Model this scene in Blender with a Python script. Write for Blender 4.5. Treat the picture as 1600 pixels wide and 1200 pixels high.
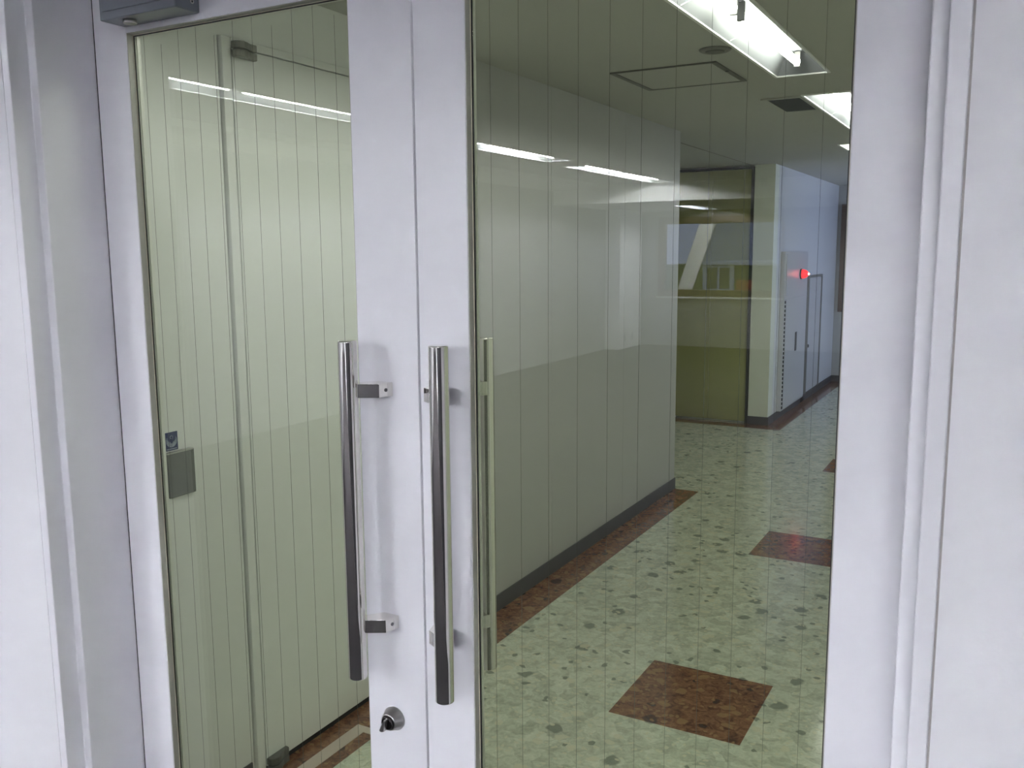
import bpy, bmesh, math, random
from mathutils import Vector, Matrix
random.seed(7)
S = bpy.context.scene
for o in list(bpy.data.objects): bpy.data.objects.remove(o)
COL = S.collection

# ------------------------------------------------------------------ camera
cd = bpy.data.cameras.new('camera'); cam = bpy.data.objects.new('camera', cd); COL.objects.link(cam)
cd.sensor_width = 36; cd.lens = 1414.06 * 36 / 1600; cd.clip_start = .02; cd.clip_end = 200
yw, pt, rl = .5077, .1438, -.0077
fw = Vector((-math.sin(yw)*math.cos(pt), math.cos(yw)*math.cos(pt), -math.sin(pt)))
rt = Vector((math.cos(yw), math.sin(yw), 0)); up = rt.cross(fw)
r2 = rt*math.cos(rl) + up*math.sin(rl); u2 = -rt*math.sin(rl) + up*math.cos(rl)
M = Matrix((r2, u2, -fw)).transposed().to_4x4(); M.translation = Vector((1.6357, -1.2418, 1.5514))
cam.matrix_world = M
S.camera = cam

# ------------------------------------------------------------------ world, exposure
S.view_settings.view_transform = 'Standard'; S.view_settings.look = 'None'
S.view_settings.exposure = 0; S.view_settings.gamma = 1; S.view_settings.use_curve_mapping = False
w = bpy.data.worlds.new('daylight'); S.world = w; w.use_nodes = True
bg = w.node_tree.nodes['Background']; bg.inputs[0].default_value = (.50, .58, 1, 1); bg.inputs[1].default_value = 3.2
S.cycles.max_bounces = 10; S.cycles.diffuse_bounces = 6; S.cycles.glossy_bounces = 6; S.cycles.transparent_max_bounces = 16
S.cycles.sample_clamp_indirect = 0; S.cycles.caustics_reflective = False; S.cycles.blur_glossy = .3
TUBE_HALL, TUBE_CORR = 480, 37          # radiance of the fluorescent tubes

# ------------------------------------------------------------------ materials
def N(nt, t, **k):
    n = nt.nodes.new(t)
    for a, b in k.items(): setattr(n, a, b)
    return n
def mat(name, col, rough=.5, metal=0, spec=.5, bump=0, bscale=200, var=0, coat=0):
    m = bpy.data.materials.new(name); m.use_nodes = True; nt = m.node_tree; b = nt.nodes['Principled BSDF']
    b.inputs['Base Color'].default_value = (*col, 1); b.inputs['Roughness'].default_value = rough
    b.inputs['Metallic'].default_value = metal; b.inputs['Specular IOR Level'].default_value = spec
    if coat: b.inputs['Coat Weight'].default_value = coat; b.inputs['Coat Roughness'].default_value = .05
    tc = N(nt, 'ShaderNodeTexCoord')
    if bump:
        n = N(nt, 'ShaderNodeTexNoise'); n.inputs['Scale'].default_value = bscale; n.inputs['Detail'].default_value = 3
        nt.links.new(tc.outputs['Object'], n.inputs['Vector'])
        bp = N(nt, 'ShaderNodeBump'); bp.inputs['Strength'].default_value = bump; bp.inputs['Distance'].default_value = .002
        nt.links.new(n.outputs[0], bp.inputs['Height']); nt.links.new(bp.outputs[0], b.inputs['Normal'])
    if var:
        n = N(nt, 'ShaderNodeTexNoise'); n.inputs['Scale'].default_value = 2.5; n.inputs['Detail'].default_value = 4
        nt.links.new(tc.outputs['Object'], n.inputs['Vector'])
        mx = N(nt, 'ShaderNodeMix', data_type='RGBA')
        mx.inputs[6].default_value = (*[c*(1-var) for c in col], 1); mx.inputs[7].default_value = (*[min(1, c*(1+var)) for c in col], 1)
        nt.links.new(n.outputs[0], mx.inputs[0]); nt.links.new(mx.outputs[2], b.inputs['Base Color'])
    return m
def emit(name, col, s):
    m = bpy.data.materials.new(name); m.use_nodes = True; nt = m.node_tree; b = nt.nodes['Principled BSDF']
    b.inputs['Base Color'].default_value = (*col, 1)
    b.inputs['Emission Color'].default_value = (*col, 1); b.inputs['Emission Strength'].default_value = s
    return m
def terrazzo(name, base, lightc, darkc, chipd, chipl, mott):
    m = bpy.data.materials.new(name); m.use_nodes = True; nt = m.node_tree; b = nt.nodes['Principled BSDF']; L = nt.links.new
    tc = N(nt, 'ShaderNodeTexCoord')
    ds = N(nt, 'ShaderNodeTexNoise'); ds.inputs['Scale'].default_value = 14; ds.inputs['Detail'].default_value = 3
    L(tc.outputs['Object'], ds.inputs['Vector'])
    vm = N(nt, 'ShaderNodeVectorMath', operation='MULTIPLY_ADD'); vm.inputs[1].default_value = (.06, .06, 0)
    L(ds.outputs['Color'], vm.inputs[0]); L(tc.outputs['Object'], vm.inputs[2])
    def voro(scale, feat='F1'):
        v = N(nt, 'ShaderNodeTexVoronoi', feature=feat, voronoi_dimensions='2D'); v.inputs['Scale'].default_value = scale
        L(vm.outputs[0], v.inputs['Vector']); return v
    n1 = N(nt, 'ShaderNodeTexNoise'); n1.inputs['Scale'].default_value = 34; n1.inputs['Detail'].default_value = 7; n1.inputs['Roughness'].default_value = .68
    n1.inputs['Distortion'].default_value = 1.0
    L(tc.outputs['Object'], n1.inputs['Vector'])
    cr = N(nt, 'ShaderNodeValToRGB'); e = cr.color_ramp.elements
    e[0].position = .36; e[0].color = (*darkc, 1); e[1].position = .66; e[1].color = (*lightc, 1)
    x = e.new(.5); x.color = (*base, 1)
    L(n1.outputs[0], cr.inputs[0]); cur = cr.outputs[0]
    # broken stone patches, each cell its own shade
    vp = voro(24); sx = N(nt, 'ShaderNodeSeparateColor'); L(vp.outputs['Color'], sx.inputs[0])
    pr = N(nt, 'ShaderNodeValToRGB'); pe = pr.color_ramp.elements; pe[0].color = (*darkc, 1); pe[1].color = (*lightc, 1)
    L(sx.outputs[0], pr.inputs[0])
    mx = N(nt, 'ShaderNodeMix', data_type='RGBA'); mx.inputs[0].default_value = mott
    L(cur, mx.inputs[6]); L(pr.outputs[0], mx.inputs[7]); cur = mx.outputs[2]
    for scale, colr, thr, size, ch in ((10, chipd, .93, .22, 1), (20, chipl, .88, .3, 2), (26, chipd, .93, .26, 0), (48, chipl, .8, .3, 1)):
        v = voro(scale); s = N(nt, 'ShaderNodeSeparateColor'); L(v.outputs['Color'], s.inputs[0])
        g = N(nt, 'ShaderNodeMath', operation='GREATER_THAN'); L(s.outputs[ch], g.inputs[0]); g.inputs[1].default_value = thr
        l = N(nt, 'ShaderNodeMapRange'); L(v.outputs['Distance'], l.inputs[0]); l.inputs[1].default_value = size; l.inputs[2].default_value = size+.1
        l.inputs[3].default_value = 1; l.inputs[4].default_value = 0
        k = N(nt, 'ShaderNodeMath', operation='MULTIPLY'); L(g.outputs[0], k.inputs[0]); L(l.outputs[0], k.inputs[1])
        k2 = N(nt, 'ShaderNodeMath', operation='MULTIPLY'); L(k.outputs[0], k2.inputs[0]); k2.inputs[1].default_value = .8
        mx = N(nt, 'ShaderNodeMix', data_type='RGBA'); L(k2.outputs[0], mx.inputs[0]); L(cur, mx.inputs[6]); mx.inputs[7].default_value = (*colr, 1)
        cur = mx.outputs[2]
    L(cur, b.inputs['Base Color']); b.inputs['Roughness'].default_value = .13; b.inputs['Specular IOR Level'].default_value = .8
    nb = N(nt, 'ShaderNodeTexNoise'); nb.inputs['Scale'].default_value = 7; nb.inputs['Detail'].default_value = 3; L(tc.outputs['Object'], nb.inputs['Vector'])
    bp = N(nt, 'ShaderNodeBump'); bp.inputs['Strength'].default_value = .12; bp.inputs['Distance'].default_value = .004
    L(nb.outputs[0], bp.inputs['Height']); L(bp.outputs[0], b.inputs['Normal'])
    return m
def glassmat(name, tint, f0):
    # thin architectural glass: tinted clear body and mirror-like faces by Schlick's Fresnel
    m = bpy.data.materials.new(name); m.use_nodes = True; nt = m.node_tree; L = nt.links.new
    nt.nodes.remove(nt.nodes['Principled BSDF'])
    ge = N(nt, 'ShaderNodeNewGeometry'); d = N(nt, 'ShaderNodeVectorMath', operation='DOT_PRODUCT')
    L(ge.outputs['Normal'], d.inputs[0]); L(ge.outputs['Incoming'], d.inputs[1])
    a = N(nt, 'ShaderNodeMath', operation='ABSOLUTE'); L(d.outputs['Value'], a.inputs[0])
    s = N(nt, 'ShaderNodeMath', operation='SUBTRACT'); s.inputs[0].default_value = 1; L(a.outputs[0], s.inputs[1])
    p = N(nt, 'ShaderNodeMath', operation='POWER'); L(s.outputs[0], p.inputs[0]); p.inputs[1].default_value = 5
    f = N(nt, 'ShaderNodeMath', operation='MULTIPLY_ADD'); L(p.outputs[0], f.inputs[0]); f.inputs[1].default_value = 1-f0; f.inputs[2].default_value = f0
    t = N(nt, 'ShaderNodeBsdfTransparent'); t.inputs[0].default_value = (*tint, 1)
    g = N(nt, 'ShaderNodeBsdfGlossy'); g.inputs['Roughness'].default_value = 0; g.inputs[0].default_value = (1, 1, 1, 1)
    mx = N(nt, 'ShaderNodeMixShader'); L(f.outputs[0], mx.inputs[0]); L(t.outputs[0], mx.inputs[1]); L(g.outputs[0], mx.inputs[2])
    L(mx.outputs[0], nt.nodes['Material Output'].inputs[0])
    return m

paint = mat('white_enamel', (.76, .75, .79), .32)
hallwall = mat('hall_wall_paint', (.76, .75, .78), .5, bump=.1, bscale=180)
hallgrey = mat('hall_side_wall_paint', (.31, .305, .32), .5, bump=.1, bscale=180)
corrwall = mat('corridor_wall_panel', (.46, .455, .445), .42, bump=.04)
pillar = mat('pillar_paint', (.84, .87, .78), .5, bump=.08)
lightdoor = mat('white_door_paint', (.83, .84, .83), .38, bump=.05)
ceilm = mat('ceiling_board', (.46, .46, .42), .9, bump=.5, bscale=150, var=.03)
hallceil = mat('hall_ceiling_board', (.7, .7, .68), .9, bump=.5, bscale=150)
basem = mat('grey_vinyl_skirting', (.085, .085, .09), .5)
greenfl = terrazzo('green_marbled_vinyl', (.60, .635, .51), (.82, .82, .67), (.40, .43, .35), (.20, .22, .18), (.72, .68, .52), .45)
brownfl = terrazzo('brown_marbled_vinyl', (.23, .10, .055), (.37, .19, .095), (.085, .04, .028), (.05, .025, .022), (.36, .21, .10), .25)
hallfl = mat('hall_floor_vinyl', (.050, .047, .050), 1, spec=0, bump=.05, var=.1)
chrome = mat('polished_steel', (.80, .78, .74), .045, 1)
satin = mat('satin_steel', (.55, .54, .52), .3, 1)
dsteel = mat('dark_steel', (.12, .12, .13), .3, 1)
black = mat('black_rubber', (.015, .015, .015), .6)
bead = mat('beige_glazing_bead', (.42, .41, .36), .45)
inbead = mat('white_inner_bead', (.85, .85, .82), .5)
sealant = mat('cream_sealant', (.66, .62, .48), .5)
closerm = mat('grey_metallic_paint', (.20, .215, .25), .38, .35)
wirem = mat('embedded_wire', (.12, .13, .11), .6, 0, .1)
glass = glassmat('tinted_wired_glass', (.88, .905, .83), .05)
clear = glassmat('clear_glass', (.78, .78, .76), .04)
whitem = mat('white_fixture_enamel', (.86, .87, .86), .35)
dimrefl = mat('grey_reflector', (.20, .205, .22), .4)
tube_h = emit('hall_tube_light', (.93, .95, 1.0), TUBE_HALL)
tube_c = emit('corridor_tube_light', (.98, .98, 1.0), TUBE_CORR)
diffm = emit('panel_diffuser', (1, 1, 1), 6)
brownfr = mat('brown_window_aluminium', (.13, .085, .065), .4, .2)
olive = mat('olive_steel_door', (.38, .38, .15), .45, bump=.05)
grey = mat('grey_metal', (.25, .25, .24), .4, .3)
ventm = mat('dark_vent_grille', (.05, .06, .05), .6)
platem = mat('grey_plate', (.16, .165, .16), .35)
bluem = mat('navy_sticker', (.02, .035, .13), .4)
stickw = mat('pale_print', (.42, .47, .55), .5)
tapem = mat('beige_tape', (.62, .52, .46), .6)
redm = emit('red_lamp_glass', (1, .02, .03), 2.5)
redhot = emit('red_lamp_glint', (1, .35, .3), 30)
cabm = mat('cabinet_enamel', (.62, .62, .66), .3)
blindm = mat('dark_window_pane', (.05, .05, .06), .12)
outwall = mat('outdoor_pale_wall', (.72, .74, .74), .8)
outgreen = mat('outdoor_green_wall', (.16, .2, .10), .8)
orange = mat('orange_panel', (.75, .17, .05), .6)
asphalt = mat('asphalt', (.2, .2, .2), .9)
addpanelm = mat('added_dark_panel', (.03, .028, .034), .5)

# ------------------------------------------------------------------ mesh helpers
class MB:
    def __init__(s): s.bm = bmesh.new(); s.mats = []
    def mi(s, m):
        if m not in s.mats: s.mats.append(m)
        return s.mats.index(m)
    def box(s, x0, x1, y0, y1, z0, z1, m=None, mat4=None):
        v = [s.bm.verts.new((x, y, z)) for x in (x0, x1) for y in (y0, y1) for z in (z0, z1)]
        if mat4:
            for q in v: q.co = mat4 @ q.co
        for f in ((0,1,3,2),(4,6,7,5),(0,4,5,1),(2,3,7,6),(0,2,6,4),(1,5,7,3)):
            fc = s.bm.faces.new([v[i] for i in f])
            if m: fc.material_index = s.mi(m)
        return s
    def quad(s, pts, m=None):
        fc = s.bm.faces.new([s.bm.verts.new(p) for p in pts])
        if m: fc.material_index = s.mi(m)
        return s
    def prism(s, poly, a, b, axis='z', m=None):
        def P(p, h):
            return {'z': (p[0], p[1], h), 'y': (p[0], h, p[1]), 'x': (h, p[0], p[1])}[axis]
        lo = [s.bm.verts.new(P(p, a)) for p in poly]; hi = [s.bm.verts.new(P(p, b)) for p in poly]
        n = len(poly); fs = [s.bm.faces.new(lo[::-1]), s.bm.faces.new(hi)]
        for i in range(n): fs.append(s.bm.faces.new((lo[i], lo[(i+1) % n], hi[(i+1) % n], hi[i])))
        if m:
            for f in fs: f.material_index = s.mi(m)
        return s
    def lathe(s, prof, c, axis, n=32, m=None, smooth=True, caps=True):
        # prof: list of (distance along axis, radius)
        ax = Vector(axis).normalized(); t = ax.orthogonal().normalized(); b = ax.cross(t); c = Vector(c); rings = []
        for h, r in prof:
            rings.append([s.bm.verts.new(c + ax*h + (t*math.cos(2*math.pi*i/n) + b*math.sin(2*math.pi*i/n))*r) for i in range(n)])
        for k in range(len(rings)-1):
            for i in range(n):
                f = s.bm.faces.new((rings[k][i], rings[k][(i+1) % n], rings[k+1][(i+1) % n], rings[k+1][i])); f.smooth = smooth
                if m: f.material_index = s.mi(m)
        if caps:
            for r in (rings[0][::-1], rings[-1]):
                f = s.bm.faces.new(r)
                if m: f.material_index = s.mi(m)
        return s
    def build(s, name, m=None, parent=None, bevel=0, seg=2, loc=None):
        bmesh.ops.recalc_face_normals(s.bm, faces=s.bm.faces)
        me = bpy.data.meshes.new(name)
        if loc is not None: bmesh.ops.translate(s.bm, verts=s.bm.verts, vec=-Vector(loc))
        s.bm.to_mesh(me); s.bm.free()
        for q in (s.mats or [m]): me.materials.append(q)
        o = bpy.data.objects.new(name, me); COL.objects.link(o)
        if loc is not None: o.location = loc
        if parent:
            o.parent = parent
            o.matrix_parent_inverse = parent_world(parent).inverted()
        if bevel:
            b = o.modifiers.new('bevel', 'BEVEL'); b.width = bevel; b.segments = seg; b.limit_method = 'ANGLE'; b.angle_limit = math.radians(40)
            b.harden_normals = True
        return o
def parent_world(o):
    m = Matrix.Translation(o.location)
    if o.parent: m = parent_world(o.parent) @ o.matrix_parent_inverse @ m
    return m
def empty(name, loc=(0, 0, 0)):
    o = bpy.data.objects.new(name, None); COL.objects.link(o); o.location = loc; o.empty_display_size = .1; return o
def tag(o, label=None, cat=None, group=None, kind=None):
    if label: o['label'] = label
    if cat: o['category'] = cat
    if group: o['group'] = group
    if kind: o['kind'] = kind
    return o
def struct(o, label=None, cat=None): return tag(o, label, cat, None, 'structure')

# ------------------------------------------------------------------ constants of the place
H, HH = 2.296, 2.45            # corridor ceiling, hall ceiling
LW = 1.534                     # clear width of the pair of doors
CY = -.127; AY = -.168         # steps of the door frame towards the hall
XL, XR = -4.12, 2.7            # hall side walls
YB = -13.2                     # hall back wall (inner face)

# ------------------------------------------------------------------ corridor shell
XW = -.265
mb = MB()   # corridor floor in cells, so the inlaid brown tiles are part of the sheet
xs = sorted({-4.0, XW, -.098, .508, .958, 1.60, 1.75, 2.0})
ys = sorted({.02, 1.443, 1.893, 3.283, 3.733, 4.37, 4.56, 5.30, 5.74, 6.67, 6.85, 9.9, 10.0})
def cellmat(x, y):
    if .508 < x < .958 and (1.443 < y < 1.893 or 3.283 < y < 3.733 or 5.30 < y < 5.74): return brownfl
    if XW < x < -.098 and y < 4.40: return brownfl
    if x < -.098 and 6.67 < y < 6.85: return brownfl
    if XW < x < -.098 and y > 6.67: return brownfl
    if 1.60 < x < 1.75: return brownfl
    if x < XW and 4.37 < y < 4.56 and False: return brownfl
    return greenfl
for i in range(len(xs)-1):
    for j in range(len(ys)-1):
        mb.quad([(xs[i], ys[j], 0), (xs[i+1], ys[j], 0), (xs[i+1], ys[j+1], 0), (xs[i], ys[j+1], 0)], cellmat((xs[i]+xs[i+1])/2, (ys[j]+ys[j+1])/2))
bmesh.ops.remove_doubles(mb.bm, verts=mb.bm.verts, dist=1e-5)
ex = bmesh.ops.extrude_face_region(mb.bm, geom=mb.bm.faces[:])
bmesh.ops.translate(mb.bm, verts=[v for v in ex['geom'] if isinstance(v, bmesh.types.BMVert)], vec=(0, 0, -.05))
struct(mb.build('floor'), 'glossy green marbled corridor floor with brown marbled inlays', 'floor')

def slab_with_holes(x0, x1, y0, y1, z0, z1, holes, m):
    mb = MB()
    xs = sorted({x0, x1} | {h[0] for h in holes} | {h[1] for h in holes}); ys = sorted({y0, y1} | {h[2] for h in holes} | {h[3] for h in holes})
    for i in range(len(xs)-1):
        for j in range(len(ys)-1):
            cx, cy = (xs[i]+xs[i+1])/2, (ys[j]+ys[j+1])/2
            if not any(h[0] < cx < h[1] and h[2] < cy < h[3] for h in holes): mb.box(xs[i], xs[i+1], ys[j], ys[j+1], z0, z1)
    return mb
# light positions (x0, x1, y0, y1)
CL = [(.665, .895, .80, 2.865), (.665, .895, 3.39, 5.45)]
PANEL = (.46, 1.60, 5.63, 6.06)
HL = [(-2.44, -2.17, -4.05, -1.15), (-2.55, -2.28, -6.97, -4.15), (-2.62, -2.35, -10.14, -7.54)]
HR = [(2.05, 2.32, -4.4, -1.8), (2.05, 2.32, -7.4, -4.8), (2.05, 2.32, -10.2, -7.8)]  # unseen right row, added to light the door side of the hall
SL = (-2.76, -2.50, -12.9, -11.45)
ins = lambda r, d=.012: (r[0]+d, r[1]-d, r[2]+d, r[3]-d)
struct(slab_with_holes(-4, 2.0, .05, 10.1, H, H+.04, [ins(c) for c in CL] + [ins((.665, .895, .10, .70))] + [ins(PANEL)], ceilm).build('ceiling', ceilm), 'matt corridor ceiling of perforated boards', 'ceiling')

struct(MB().box(-.46, -.452, 4.7, 9.9, H-.003, H-.0003).build('trim_1', mat('seam', (.2, .2, .17), .8)), 'thin joint line across the corridor ceiling', 'trim')

# corridor left wall with the panel joints
mb = MB()
mb.box(-.42, XW, .055, .575, 0, H, lightdoor)
mb.box(-.42, XW, .575, 1.66, 2.131, H, lightdoor)
mb.box(-.42, XW-.02, .575, 1.66, 0, 2.131, lightdoor)
ylist = [1.66, 2.56, 3.46, 4.37]
for a, b in zip(ylist[:-1], ylist[1:]): mb.box(-.42, XW, a+.001, b-.001, 0, H, corrwall)
mb.box(-.42, XW-.004, 1.6, 4.369, 0, H-.001, corrwall)
struct(mb.build('wall_left'), 'pale panelled wall along the left of the corridor', 'wall')
mb = MB(); mb.box(XW, XW+.006, 1.665, 4.375, 0, .075); mb.box(-.42, XW+.006, 4.37, 4.377, 0, .075)
struct(mb.build('baseboard_left', basem, bevel=.002), 'dark grey skirting along the panelled wall', 'skirting')
struct(MB().box(XW, XW+.006, .055, .565, 0, .06).build('baseboard_front_left', basem, bevel=.002), 'dark grey skirting beside the white side door', 'skirting')
# door in the left corridor wall, closed flush
d = empty('door_3', (XW+.01, .60, .02)); struct(d, 'white flush side door in the left corridor wall', 'door')
mb = MB(); mb.box(XW-.018, XW+.012, .6150, 1.64, .022, 2.106); mb.build('door_panel', lightdoor, d, .002)
mb = MB(); mb.box(XW-.019, XW+.012, .58, .611, 0, 2.131); mb.box(XW-.019, XW+.012, .611, 1.66, 2.109, 2.131); mb.box(XW-.019, XW+.012, 1.644, 1.66, 0, 2.109)
mb.build('door_frame', lightdoor, d, .002)
MB().box(XW-.019, XW+.004, .612, 1.643, .001, .021).build('bottom_gap_shade', black, d)  # black strip painted in for the shaded gap under the door
def pivot(z0, z1, nm):
    p = []
    for k in range(13):
        a = math.pi*k/12; p.append((.64+.034*math.cos(a+math.pi/2), XW+.012+.026*math.sin(a+math.pi/2)))
    poly = [(XW+.0125, .612), (XW+.030, .614), (XW+.038, .621), (XW+.042, .634), (XW+.039, .648), (XW+.030, .668), (XW+.028, .694), (XW+.0125, .696)]
    zm = (z0+z1)/2
    mb = MB(); mb.prism(poly, z0, zm-.0015); mb.prism(poly, zm+.0015, z1)
    mb.prism([(XW+.0125, .62), (XW+.034, .624), (XW+.034, .65), (XW+.0125, .68)], zm-.0025, zm+.0025, m=None)
    return mb.build(nm, mat('dull_steel', (.30, .30, .27), .32, .9) if z0 > 1 else mat('grey_cover', (.13, .13, .12), .5), d, .003)
tag(pivot(2.080, 2.122, 'pivot_hinge'), 'satin steel top pivot'); tag(pivot(.004, .05, 'pivot_hinge'), 'dark lower pivot cover')

# end of the left wall: the corridor opens to the left; facing wall with the olive door
mb = MB(); mb.box(-4, -1.56, 6.85, 7.0, 0, H, pillar); mb.box(-.425, -.246, 6.85, 7.0, 0, H, pillar); mb.box(-1.56, -.425, 6.9, 7.0, 0, H, pillar)
struct(mb.build('wall_middle', bevel=.002), 'pale end wall facing the doors with olive door', 'wall')
d = empty('door_4', (-.79, 6.85, 0)); struct(d, 'tall olive steel door closing the far side passage', 'door')
mb = MB(); mb.box(-1.535, -.802, 6.862, 6.895, .02, 2.262); mb.box(-.800, -.455, 6.862, 6.895, .02, 2.262); mb.build('door_panel', olive, d, .002)
mb = MB(); mb.box(-1.56, -1.538, 6.845, 6.9, 0, 2.285); mb.box(-.452, -.43, 6.845, 6.9, 0, 2.285); mb.box(-1.538, -.452, 6.845, 6.9, 2.267, 2.285)
mb.build('door_frame', mat('dark_olive_frame', (.035, .04, .025), .5), d, .001)
mb = MB(); mb.box(-.428, -.246, 6.842, 6.85, 0, .075); mb.box(-.25, -.239, 6.842, 7.15, 0, .075); mb.box(-.25, -.239, 8.20, 8.37, 0, .075); mb.box(-.25, -.239, 7.15, 9.999, 0, .075)
struct(mb.build('baseboard_middle', basem, bevel=.002), 'grey skirting round the far pale pillar', 'skirting')
struct(MB().box(-.42, -.246, 7.0, 10.15, 0, H).build('wall_side', mat('side_wall_paint', (.78, .79, .84), .35)), 'pale blue lit wall running to the far end', 'wall')
struct(MB().box(-.6, 2.0, 10.0, 10.15, 0, H).build('wall_back', corrwall), 'short end wall behind the far dark window', 'wall')
struct(MB().box(-.238, 1.75, 9.99, 10.0, 0, .075).build('baseboard_back', basem), 'grey skirting on the far end wall', 'skirting')
wd = empty('window_1', (.3, 9.99, .83)); struct(wd, 'dark brown framed window at the corridor end', 'window')
mb = MB(); x0, x1, z0, z1 = -.20, 1.1, .835, 2.08
mb.box(x0, x1, 9.96, 10.0, z0, z0+.05); mb.box(x0, x1, 9.96, 10.0, z1-.05, z1); mb.box(x0, x0+.05, 9.96, 10.0, z0+.05, z1-.05); mb.box(x1-.05, x1, 9.96, 10.0, z0+.05, z1-.05); mb.box(.44, .49, 9.965, 10.0, z0+.05, z1-.05)
mb.build('window_frame', brownfr, wd, .002)
MB().box(x0+.05, x1-.05, 9.985, 9.997, z0+.05, z1-.05).build('pane', blindm, wd)
mb = MB()
for k in range(14): mb.box(x0+.06+k*.08, x0+.075+k*.08, 9.978, 9.982, z0+.06, z1-.06)
mb.build('blind', mat('grey_blind', (.10, .10, .11), .6), wd)
# right corridor wall, with a daylight window beyond the first bay
mb = MB(); mb.box(1.75, 1.95, .05, 7.3, 0, H); mb.box(1.75, 1.95, 7.3, 9.85, 0, .85); mb.box(1.75, 1.95, 7.3, 9.85, 2.15, H); mb.box(1.75, 1.95, 9.85, 10.15, 0, H)
struct(mb.build('wall_right', pillar), 'corridor wall opposite the panelled wall', 'wall')
wd = empty('window_2', (1.8, 8.7, .85)); struct(wd, 'daylight window in the right corridor wall', 'window')
mb = MB()
for a, b in ((7.3, 7.35), (8.55, 8.61), (9.80, 9.85)): mb.box(1.80, 1.86, a, b, .85, 2.15)
for a, b in ((.85, .9), (2.1, 2.15)): mb.box(1.80, 1.86, 7.35, 8.55, a, b); mb.box(1.80, 1.86, 8.61, 9.80, a, b)
mb.build('window_frame', brownfr, wd)
struct(MB().box(-4.1, -4.0, 4.2, 7.0, 0, H).build('wall_far_left', corrwall)); struct(MB().box(-4.1, -.42, 4.22, 4.37, 0, H).build('wall_passage', corrwall))

# hydrant cabinet with red lamp, and shaft door on the side wall
cb = tag(empty('hydrant_cabinet', (-.22, 7.68, .05)), 'pale enamel fire hydrant cabinet with red lamp on the far wall', 'hydrant cabinet')
MB().box(-.245, -.205, 7.16, 8.16, .08, 1.545).build('body', cabm, cb, .003)
MB().box(-.205, -.197, 7.20, 8.13, 1.14, 1.525).build('upper_panel', cabm, cb, .002)
dd = MB().box(-.205, -.197, 7.22, 8.13, .10, 1.115).build('cabinet_door', cabm, cb, .002)
MB().box(-.197, -.190, 7.64, 7.70, .60, .78).build('handle', dsteel, dd, .002)
mb = MB()
for k in range(26): mb.box(-.2045, -.1975, 7.185, 7.203, .10+k*.039, .10+k*.039+.024)
mb.build('hinge_strip', black, cb)
lp = MB().lathe([(0, .052), (.012, .052), (.014, .045)], (-.197, 7.80, 1.33), (1, 0, 0), m=None).build('lamp_base', dsteel, cb)
MB().lathe([(0, .043), (.02, .042), (.04, .034), (.053, .02), (.058, .004)], (-.183, 7.80, 1.33), (1, 0, 0)).build('lamp_dome', redm, lp)
MB().lathe([(0, .004), (.006, .012), (.012, .004)], (-.127, 7.80, 1.33), (1, 0, 0), n=12).build('lamp_highlight', redhot, lp)  # highlight on the dome, modelled as a small glowing bead
sd = tag(empty('shaft_door', (-.24, 8.73, 0)), 'narrow pale pipe shaft door beyond the hydrant cabinet', 'door panel')
MB().box(-.245, -.232, 8.40, 9.06, .09, 1.27).build('door_panel', cabm, sd, .002)
mb = MB(); mb.box(-.245, -.222, 8.37, 8.395, .08, 1.30); mb.box(-.245, -.222, 9.065, 9.09, .08, 1.30); mb.box(-.245, -.222, 8.395, 9.065, 1.275, 1.30); mb.build('door_frame', grey, sd, .001)
MB().lathe([(0, .018), (.012, .015)], (-.232, 8.45, .57), (1, 0, 0), n=16).build('latch', dsteel, sd)

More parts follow.
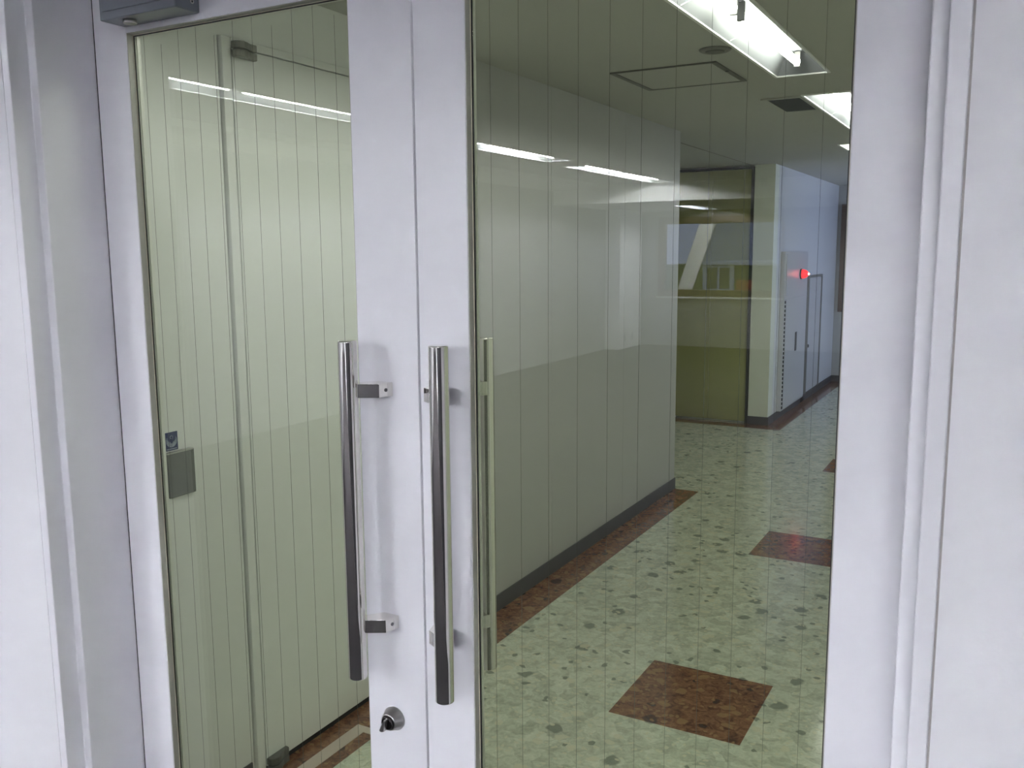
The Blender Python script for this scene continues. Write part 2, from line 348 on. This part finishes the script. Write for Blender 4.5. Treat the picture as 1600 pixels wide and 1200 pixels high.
# ------------------------------------------------------------------ ceiling items of the corridor
def trough(x0, x1, y0, y1, zc, lamp, label, cat='ceiling light', group=None, n=2, refl=None):
    refl = refl or whitem
    """recessed open fixture with tubes end to end; the reflector goes up into the ceiling"""
    cx, cy = (x0+x1)/2, (y0+y1)/2; t = tag(empty('ceiling_light', (cx, cy, zc)), label, cat, group)
    L = y1-y0; w = (x1-x0)/2; d = .075; q = .012
    zb = zc-.006
    mb = MB()   # lip
    mb.box(x0, x1, y0, y0+q, zb, zc); mb.box(x0, x1, y1-q, y1, zb, zc); mb.box(x0, x0+q, y0+q, y1-q, zb, zc); mb.box(x1-q, x1, y0+q, y1-q, zb, zc)
    mb.build('trim_frame', whitem, t, .001)
    mb = MB(); a = .045; zt = zc+d
    A = [(x0+q, y0+q, zc), (x1-q, y0+q, zc), (x1-q, y1-q, zc), (x0+q, y1-q, zc)]; B = [(x0+q+a, y0+q+.05, zt), (x1-q-a, y0+q+.05, zt), (x1-q-a, y1-q-.05, zt), (x0+q+a, y1-q-.05, zt)]
    for i in range(4): mb.quad([A[i], A[(i+1) % 4], B[(i+1) % 4], B[i]])
    mb.quad(B)
    Z = .004
    A2 = [(x0+q-Z, y0+q-Z, zc+.001), (x1-q+Z, y0+q-Z, zc+.001), (x1-q+Z, y1-q+Z, zc+.001), (x0+q-Z, y1-q+Z, zc+.001)]; B2 = [(p[0]+(Z if i in (1, 2) else -Z), p[1]+(Z if i > 1 else -Z), zt+Z) for i, p in enumerate(B)]
    for i in range(4): mb.quad([A2[(i+1) % 4], A2[i], B2[i], B2[(i+1) % 4]]); mb.quad([A[i], A2[i], A2[(i+1) % 4], A[(i+1) % 4]])
    mb.quad(B2[::-1])
    mb.build('reflector', refl, t)
    seg = (L-.24)/n; tz = zc+.03
    for k in range(n):
        ya = y0+.12+k*seg+(.05 if k else 0); yb = y0+.12+(k+1)*seg-(.05 if k < n-1 else 0)
        MB().lathe([(0, .011), (.006, .0145), (yb-ya-.006, .0145), (yb-ya, .011)], (cx, ya, tz), (0, 1, 0), n=14).build('tube', lamp, t)
        for e in (ya-.012, yb):
            mb = MB(); mb.box(cx-.013, cx+.013, e, e+.012, tz-.02, zt-.002); mb.build('lamp_holder', grey, t, .003)
    for k in range(n):
        yy = y0+.12+(k+.3 if k else .7)*seg; mb = MB()
        for s in (-1, 1):
            for j in range(4):
                p, r = [(.017, tz+.0205), (.034, tz+.008), (.055, tz-.010), (.078, tz-.02), (w-q-.002, zc+.002)][j:j+2]
                mb.prism([(cx+s*p[0], p[1]), (cx+s*r[0], r[1]), (cx+s*r[0], r[1]+.003), (cx+s*p[0], p[1]+.003)], yy, yy+.004, 'y')
        mb.box(cx-.019, cx+.019, yy, yy+.004, tz+.0205, tz+.0235)
        mb.build('reflector_clip', whitem, t)
    return t
trough(.665, .895, .10, .70, H, emit('added_tube_light', (.98, .98, 1.0), TUBE_CORR*3.4), 'added unseen short light just inside the doors, above the top rail', refl=dimrefl, n=1)  # unseen fixture, added to brighten the wall and floor near the doors
trough(*CL[0], H, tube_c, 'long open corridor ceiling light nearest above the glass doors', refl=dimrefl)
o = trough(*CL[1], H, tube_c, 'open corridor ceiling light beyond, half hidden by the right door stile', refl=dimrefl)
t = tag(empty('ceiling_light', ((PANEL[0]+PANEL[1])/2, 5.84, H)), 'small flat white ceiling light panel farthest down the corridor', 'ceiling light')
x0, x1, y0, y1 = PANEL; q = .014
mb = MB(); mb.box(x0, x1, y0, y0+q, H-.006, H); mb.box(x0, x1, y1-q, y1, H-.006, H); mb.box(x0, x0+q, y0+q, y1-q, H-.006, H); mb.box(x1-q, x1, y0+q, y1-q, H-.006, H); mb.build('trim_frame', whitem, t)
MB().box(x0+q, x1-q, y0+q, y1-q, H-.003, H+.004).build('diffuser', diffm, t)

t = tag(empty('ceiling_hatch', (.313, 2.637, H)), 'square ceiling access hatch with dark grey rim', 'ceiling hatch')
x0, x1, y0, y1 = .086, .54, 2.405, 2.872
MB().box(x0+.024, x1-.024, y0+.014, y1-.014, H-.004, H-.0003).build('hatch_panel', ceilm, t, .001)
mb = MB(); mb.box(x0, x0+.020, y0, y1, H-.006, H-.0003); mb.box(x1-.020, x1, y0, y1, H-.006, H-.0003); mb.box(x0+.020, x1-.020, y0, y0+.010, H-.006, H-.0003); mb.box(x0+.020, x1-.020, y1-.010, y1, H-.006, H-.0003)
mb.build('rim', mat('hatch_rim', (.14, .14, .12), .5, .3), t)
MB().lathe([(0, .008), (.004, .008)], (x1-.010, 2.6, H-.010), (0, 0, 1), n=16).build('lock', dsteel, t)
t = tag(empty('ceiling_speaker', (.597, 2.2, H)), 'round flat grey ceiling speaker beside the nearest corridor light', 'ceiling speaker')
MB().lathe([(0, .050), (.004, .058), (.008, .060)], (.597, 2.2, H-.0085), (0, 0, 1), n=40).build('rim', mat('speaker_grey', (.2, .2, .18), .6), t)
MB().lathe([(0, .030), (.003, .036)], (.597, 2.2, H-.0115), (0, 0, 1), n=32).build('grille', mat('speaker_grille', (.14, .14, .125), .7), t)
t = tag(empty('ceiling_vent', (.56, 3.65, H)), 'dark ceiling vent grille with pale border beside the second light', 'vent')
x0, x1, y0, y1 = .466, .655, 3.41, 3.90
mb = MB(); mb.box(x0, x0+.03, y0, y1, H-.008, H-.0003); mb.box(x1-.004, x1, y0, y1, H-.008, H-.0003); mb.box(x0+.03, x1-.004, y0, y0+.02, H-.008, H-.0003); mb.box(x0+.03, x1-.004, y1-.03, y1, H-.008, H-.0003); mb.build('border', ceilm, t, .001)
MB().box(x0+.03, x1-.004, y0+.02, y1-.03, H-.002, H-.0003).build('backing', black, t)
mb = MB()
for k in range(21): mb.box(x0+.03, x1-.004, y0+.026+k*.0205, y0+.036+k*.0205, H-.007, H-.002)
mb.build('grille', ventm, t)

t = tag(empty('floor_tape', (-.17, .9, 0)), 'pale tape laid as an L on the brown floor strip', 'tape')
mb = MB(); mb.prism([(-.193, .06), (-.146, .06), (-.146, .94), (-.03, .94), (-.03, .972), (-.193, .972)], .0002, .0012); o = mb.build('tape_strip', tapem, t)

# ------------------------------------------------------------------ door frame and the two glazed leaves
TOP = 2.083
mb = MB()
def prof(sg):   # plan profile, mirrored for the right jamb
    p = [(-.045, AY), (-.024, AY), (-.024, CY), (-.003, CY), (-.003, .036), (.010, .036), (.014, .07), (-.045, .07)]
    return p if sg > 0 else [(LW-x, y) for x, y in p]
mb.prism(prof(1), 0, TOP+.005); mb.prism(prof(-1), 0, TOP+.005)
mb.prism([(AY, TOP+.045), (AY, TOP+.024), (CY, TOP+.024), (CY, TOP+.005), (.07, TOP+.005), (.07, TOP+.045)], -.045, LW+.045, 'x')
struct(mb.build('trim_2', paint, bevel=.0022, seg=3), 'stepped white steel door frame around the glass doors', 'door frame')

mb = MB(); mb.box(-.0029, -.0003, .0010, .030, .01, TOP); mb.box(LW+.0003, LW+.0029, .0010, .030, .01, TOP)  # black strips paint in the shade of the gap beside the leaves
struct(mb.build('trim_7', black), 'black strip painting the shaded gap between door leaf and frame', 'trim')
def leaf(name, label, X0, X1, sL, sR, leftleaf):
    d = empty(name, ((X0+X1)/2, .02, 0)); struct(d, label, 'door')
    T = .032; g0, g1 = .22, 1.979    # glazed opening heights
    MB().box(X0, X0+sL, 0, T, .008, TOP-.002).build('stile', paint, d, .0018, 3)
    MB().box(X1-sR, X1, 0, T, .008, TOP-.002).build('stile', paint, d, .0018, 3)
    MB().box(X0+sL, X1-sR, .0002, T-.0002, g1, TOP-.002).build('rail', paint, d, .001)
    MB().box(X0+sL, X1-sR, .0002, T-.0002, .008, g0).build('rail', paint, d, .001)
    a, b = X0+sL, X1-sR
    for s0, s1 in ((.0015, .0150), (.0236, T-.0012)):
        mb = MB(); mb.box(a, a+.0012, s0, s1, g0, g1); mb.box(b-.0012, b, s0, s1, g0, g1); mb.box(a+.0012, b-.0012, s0, s1, g1-.0012, g1); mb.box(a+.0012, b-.0012, s0, s1, g0, g0+.0012)
        mb.build('glazing_bead', bead if s0 < .01 else inbead, d)
    mb = MB(); e = .0012
    for x in (a+e, b-e-.0016): mb.box(x, x+.0016, .0140, .0162, g0+e, g1-e)
    mb.box(a+e+.0016, b-e-.0016, .0140, .0162, g1-e-.0016, g1-e); mb.box(a+e+.0016, b-e-.0016, .0140, .0162, g0+e, g0+e+.0016)
    mb.build('sealant_line', sealant, d)
    mb = MB(); xa, xb, za, zb = a+e+.0016, b-e-.0016, g0+e+.0016, g1-e-.0016
    for x in (xa, xb-.0018): mb.box(x, x+.0018, .0145, .0162, za, zb)
    for z in (za, zb-.0018): mb.box(xa+.0018, xb-.0018, .0145, .0162, z, z+.0018)
    mb.build('gasket', black, d)
    pane = MB().box(a+.0005, b-.0005, .0166, .0234, g0+.0005, g1-.0005).build('glass_pane', glass, d)
    mb = MB(); x = X0+sL+.024 if not leftleaf else .119
    k0 = [.899+.0502*k for k in range(11)] if not leftleaf else [.1195+.0474*k for k in range(11)]
    for k, x in enumerate(k0):
        mb.box(x-.00016, x+.00016, .0197, .0203, g0+.005, g1-.005-(.02 if k % 3 == 1 else 0))
    tag(mb.build('wire', wirem, pane), 'fine vertical wires set in the glass', kind='stuff')
    return d, pane
dl, paneL = leaf('door_1', 'white steel left glass door leaf with a lock cylinder', 0, .7655, .094, .1275, True)
dr, paneR = leaf('door_2', 'white steel right glass door leaf without a lock', .7685, LW, .0975, .094, False)
MB().box(.7335, .7655, -.0012, .0005, .02, TOP-.01).build('meeting_strip', paint, dl, .0006)

def handle(d, xt, sgn, side):
    """polished tube with two angled brackets; sgn: towards which x the bracket reaches the stile; side -1 hall, +1 corridor"""
    zt, zb = 1.408, .808; base = 0 if side < 0 else .032
    yt = -.052 if side < 0 else .090; R = .0162
    h = MB().lathe([(0, R-.0025), (.0007, R-.001), (.0022, R), (.0030, R), (.0060, R), (.594, R), (.597, R), (.5978, R), (.5993, R-.001), (.600, R-.0025)], (xt, yt, zb), (0, 0, 1), n=64).build('pull_handle', chrome, d)
    tag(h, None)
    for zc in (1.322, .903):
        P = [(xt+sgn*-.002, yt+side*.003), (xt+sgn*.046, base+side*.0285), (xt+sgn*.054, base), (xt+sgn*.022, base), (xt+sgn*-.012, yt-side*.012)]
        o = MB().prism(P, zc-.012, zc+.012).build('bracket', chrome, h, .0008)
        c = Vector((xt+sgn*.050, base+side*.0145, zc)); n = Vector((sgn*.963, side*.27, 0))
        MB().lathe([(0, .0032), (.0006, .0032), (.0006, .0012)], c+n*-.0001, n, n=16).build('set_screw', dsteel, o)
    return h
handle(dl, .657, 1, -1); handle(dr, .8407, -1, -1); handle(dr, .8407, -1, 1)

# lock cylinder with thumb turn
lk = MB().lathe([(0, .0225), (.002, .0225), (.003, .0215), (.019, .0155), (.020, .0145), (.020, .0125), (.0175, .0118)], (.695, 0, .716), (0, -1, 0), n=48).build('lock_cylinder', satin, dl)
kn = MB().lathe([(0, .0118), (.006, .0118), (.0075, .0105)], (.695, -.0175, .716), (0, -1, 0), n=40).build('lock_core', mat('smoked_steel', (.10, .09, .09), .18, 1), lk)
mb = MB(); mb.prism([(-.0095, -.0125), (-.004, -.0140), (.0010, -.0115), (.0015, .0105), (-.0015, .0115)], -.034, -.024, 'y'); bmesh.ops.rotate(mb.bm, verts=mb.bm.verts, cent=(0, 0, 0), matrix=Matrix.Rotation(.15, 3, 'Y'))
bmesh.ops.translate(mb.bm, verts=mb.bm.verts, vec=(.6955, 0, .716)); mb.build('thumb_turn', satin, kn, .0012)

# door closer on the top rail of the left leaf
x0, x1, yf, zb = .074, .284, -.0565, 1.992
cl = MB().box(x0+.020, x1+.014, yf, -.0005, zb-.003, 2.055).build('door_closer', closerm, dl, .0025)
MB().box(x0+.028, x1-.012, yf-.0018, yf+.001, zb+.012, 2.048).build('cover_plate', closerm, cl, .001)
MB().lathe([(0, .0125), (.006, .0125), (.0072, .0115)], (.150, -.034, zb-.0030), (0, 0, -1), n=32).build('spindle_cap', satin, cl)
c = Vector((x1+.014, -.018, zb+.014)); MB().lathe([(0, .0042), (.0012, .0042), (.0012, .0020)], c, (1, 0, 0), n=20).build('adjusting_screw', satin, cl)
MB().lathe([(0, .0021), (.0016, .0019)], c, (1, 0, 0), n=12).build('screw_socket', black, cl)
c = Vector((x1+.014, -.024, zb+.034)); MB().lathe([(0, .0075), (.0015, .0070)], c, (1, 0, 0), n=24).build('end_plug', closerm, cl)
mb = MB(); mb.box(.135, .165, -.045, -.015, 2.056, 2.066); mb.box(.14, .46, -.037, -.021, 2.066, 2.071); mb.build('closer_arm', closerm, cl, .001)

# cover plate and blue sticker on the corridor wall just inside the doors
pl = tag(empty('wall_plate', (XW, .364, .985)), 'grey square cover plate on the corridor wall behind the left glass', 'wall plate')
MB().box(XW, XW+.012, .322, .410, .925, 1.0455).build('cover_plate', platem, pl, .003)
MB().box(XW, XW+.0125, .3215, .4065, 1.0415, 1.0462).build('top_edge', satin, pl, .001)
cy, cz = .347, 1.075
st = tag(MB().box(XW, XW+.0008, .327, .367, 1.0485, 1.097).build('sticker', bluem), 'small navy sticker with pale winged emblem above the grey plate', 'sticker')
X0, X1 = XW+.0008, XW+.0014
mb = MB()
for s_ in (-1, 1):
    for k in range(6):       # feathers, sweeping from the foot of the crest up to the wing tips
        r0 = .0172-k*.0021; a0 = math.radians(-88); a1 = math.radians(38-k*11); P1 = []; P2 = []
        for j in range(10):
            a = a0+(a1-a0)*j/9; rr = r0-.0015*(1-.5*j/9)
            P1.append((cy+s_*r0*math.cos(a), cz-.001+r0*math.sin(a)*.98)); P2.append((cy+s_*rr*math.cos(a), cz-.001+rr*math.sin(a)*.98))
        for j in range(9): mb.prism([P1[j], P1[j+1], P2[j+1], P2[j]], X0, X1, 'x')
mb.lathe([(0, .0047), (.0006, .0047)], (X0, cy, cz+.0085), (1, 0, 0), n=20)
mb.build('winged_emblem', stickw, st)
mb = MB(); mb.lathe([(0, .0036), (.0004, .0036)], (X1, cy, cz+.0085), (1, 0, 0), n=20)
mb.box(X1, X1+.0004, cy-.0009, cy+.0009, cz-.0060, cz+.0049); mb.prism([(cy-.0045, cz-.0075), (cy+.0045, cz-.0075), (cy, cz-.0050)], X1, X1+.0004, 'x')
mb.build('centre_mark', bluem, st)
mb = MB()
for k in range(9): mb.box(X0, X1, .3305+k*.0037, .3305+k*.0037+.0026, 1.0515, 1.0540)
mb.build('text_line', stickw, st)

# ------------------------------------------------------------------ hall on the camera's side
mb = MB()
mb.box(XL-.2, -.0452, AY, .05, 0, HH+.1); mb.box(LW+.0475, XR+.2, AY, .05, 0, HH+.1); mb.box(-.0475, LW+.0475, AY, .05, TOP+.0475, HH+.1)
struct(mb.build('wall_front', hallwall), 'white hall wall that holds the glass doors', 'wall')
mb = MB(); mb.box(LW+.0450, LW+.0475, AY+.0035, .05, 0, TOP+.045)
struct(mb.build('trim_3', mat('joint_sealant', (.40, .37, .36), .6)), 'sealant joint between frame and wall', 'trim')
struct(MB().box(XL, XR, YB, .02, -.05, 0).build('floor_hall', hallfl), 'dark vinyl floor of the hall', 'floor')
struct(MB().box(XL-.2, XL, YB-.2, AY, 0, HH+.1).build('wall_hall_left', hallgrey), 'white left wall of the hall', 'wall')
mb = MB()
for yy in (-2.2, -4.4, -6.6, -8.8, -11): mb.box(XL-.001, XL+.0006, yy, yy+.004, 0, 2.4)
struct(mb.build('trim_4', grey), 'panel joints on the hall left wall', 'trim')
struct(MB().box(XR, XR+.2, YB-.2, AY, 0, HH+.1).build('wall_hall_right', hallwall), 'white right wall of the hall', 'wall')
mb = MB(); wx0, wx1, wz0, wz1 = -3.61, -1.57, .82, 2.11
mb.box(XL, wx0, YB-.2, YB, 0, HH); mb.box(wx1, XR, YB-.2, YB, 0, HH); mb.box(wx0, wx1, YB-.2, YB, 0, wz0); mb.box(wx0, wx1, YB-.2, YB, wz1, HH)
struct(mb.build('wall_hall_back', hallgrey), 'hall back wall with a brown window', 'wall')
struct(slab_with_holes(XL-.1, XR+.1, -10.3, AY, HH, HH+.05, [ins(c) for c in HL+HR], hallceil).build('ceiling_hall', hallceil), 'hall ceiling', 'ceiling')
sf = slab_with_holes(XL, XR, YB, -10.3, 2.21, 2.26, [ins(SL)], hallceil); sf.box(XL, XR, -10.34, -10.3, 2.26, HH)
struct(sf.build('ceiling_hall_soffit', hallceil), 'lower hall ceiling by the window', 'ceiling')
struct(MB().box(XL, -3.3, -10.3, AY, 2.40, HH).build('trim_5', hallceil), 'bulkhead along the hall left wall', 'trim')
struct(MB().box(XL, -3.87, -13.1, -12.15, 0, 2.21).build('trim_6', hallwall, bevel=.004), 'square column in the hall corner', 'column')
wd = empty('window_3', ((wx0+wx1)/2, YB-.05, wz0)); struct(wd, 'brown framed hall window seen reflected in the glass', 'window')
mb = MB(); f = .11
mb.box(wx0, wx1, YB-.10, YB+.02, wz0, wz0+f); mb.box(wx0, wx1, YB-.10, YB+.02, wz1-f, wz1); mb.box(wx0, wx0+f, YB-.10, YB+.02, wz0+f, wz1-f); mb.box(wx1-f*.5, wx1, YB-.10, YB+.02, wz0+f, wz1-f)
mb.build('window_frame', brownfr, wd, .004)
MB().box(wx0-.02, wx1+.02, YB-.05, YB+.05, wz0-.03, wz0).build('window_sill', whitem, wd, .002)
MB().box(wx0+f, wx1-f*.5, YB-.06, YB-.054, wz0+f, wz1-f).build('pane', clear, wd)
mb = MB(); mb.prism([(-2.93, 1.995), (-2.65, 1.995), (-3.03, .935), (-3.28, .935)], YB-.050, YB-.012, 'y')
br = tag(mb.build('steel_brace', whitem, bevel=.004), 'pale diagonal steel brace across the hall window', 'brace')

# outside the hall window
struct(MB().box(-40, 30, -60, YB-.2, -3.1, -3.0).build('ground', asphalt), 'asphalt yard outside', 'ground')
b = tag(empty('low_building', (-4.8, -22, -3)), 'low green building with a white framed window beyond the hall window', 'building')
MB().box(-6.6, -2.0, -24, -21, -3, 1.22).build('wall', outgreen, b)
MB().box(-5.45, -3.2, -24.1, -20.8, 1.22, 1.30).build('roof_edge', outwall, b)
mb = MB(); X0, X1, Z0, Z1 = -5.24, -4.46, .54, 1.20; yf, yb = -20.9, -21.0
mb.box(X0, X1, yb, yf, Z0, Z0+.09); mb.box(X0, X1, yb, yf, Z1-.05, Z1); mb.box(X0, X0+.10, yb, yf, Z0+.09, Z1-.05); mb.box(X1-.10, X1, yb, yf, Z0+.09, Z1-.05); mb.box(-4.87, -4.82, yb, yf, Z0+.09, Z1-.05)
wn = mb.build('window', outwall, b)
MB().box(X0+.10, X1-.10, -20.99, -20.96, Z0+.09, Z1-.05).build('pane', blindm, wn)
tag(MB().box(-3.93, -3.58, -19.3, -19.2, -3, .90).build('sign_board', orange, bevel=.01), 'orange board standing outside the hall window', 'board')
tag(MB().box(-9.8, 14, -38, -35, -3, 7).build('far_building', outwall), 'tall pale building far outside the hall window', 'building')

# things on the hall walls
for yy, lb in ((-12.38, 'wall outlet on the hall column nearer the glass doors'), (-12.70, 'wall outlet on the hall column nearer the window')):
    t = tag(empty('wall_outlet', (-3.87, yy, .18)), lb, 'wall outlet', 'outlets low on the hall column')
    MB().box(-3.87, -3.862, yy-.035, yy+.035, .12, .24).build('cover_plate', mat('outlet_plate', (.3, .3, .28), .5), t, .002)
    for zz in (.155, .195): MB().box(-3.862, -3.860, yy-.012, yy+.012, zz, zz+.018).build('socket', black, t)
def hall_tube(k): return emit('hall_tube_light', (.93, .95, 1.0), TUBE_HALL*k)
trough(*HL[0], HH, hall_tube(.2), 'open hall ceiling light mirrored in the left door glass', refl=dimrefl)
trough(*HL[1], HH, hall_tube(1.4), 'open hall ceiling light mirrored just right of the meeting stiles', refl=dimrefl)
trough(*HL[2], HH, hall_tube(1.4), 'open hall ceiling light mirrored second in the right door glass', refl=dimrefl)
trough(*SL, 2.21, tube_h, 'short hall ceiling light mirrored above the reflected window', refl=dimrefl)
trough(*HR[0], HH, hall_tube(.22), 'added unseen hall light in the right row, nearest the glass doors')
trough(*HR[1], HH, hall_tube(.9), 'added unseen hall light in the right row, middle one')
trough(*HR[2], HH, hall_tube(1.6), 'added unseen hall light in the right row, nearest the hall window')
d = empty('added_panel', (XR-.02, -3.6, 0)); struct(d, 'added unseen dark slatted panel that darkens the handle reflections', 'door')  # unseen dark panel, added to darken the reflections in handles and brackets
mb = MB()
for k in range(32): mb.box(XR-.02, XR-.001, -6.4+k*.17, -6.4+k*.17+.162, .02, 2.1)
mb.build('door_panel', addpanelm, d, .004)
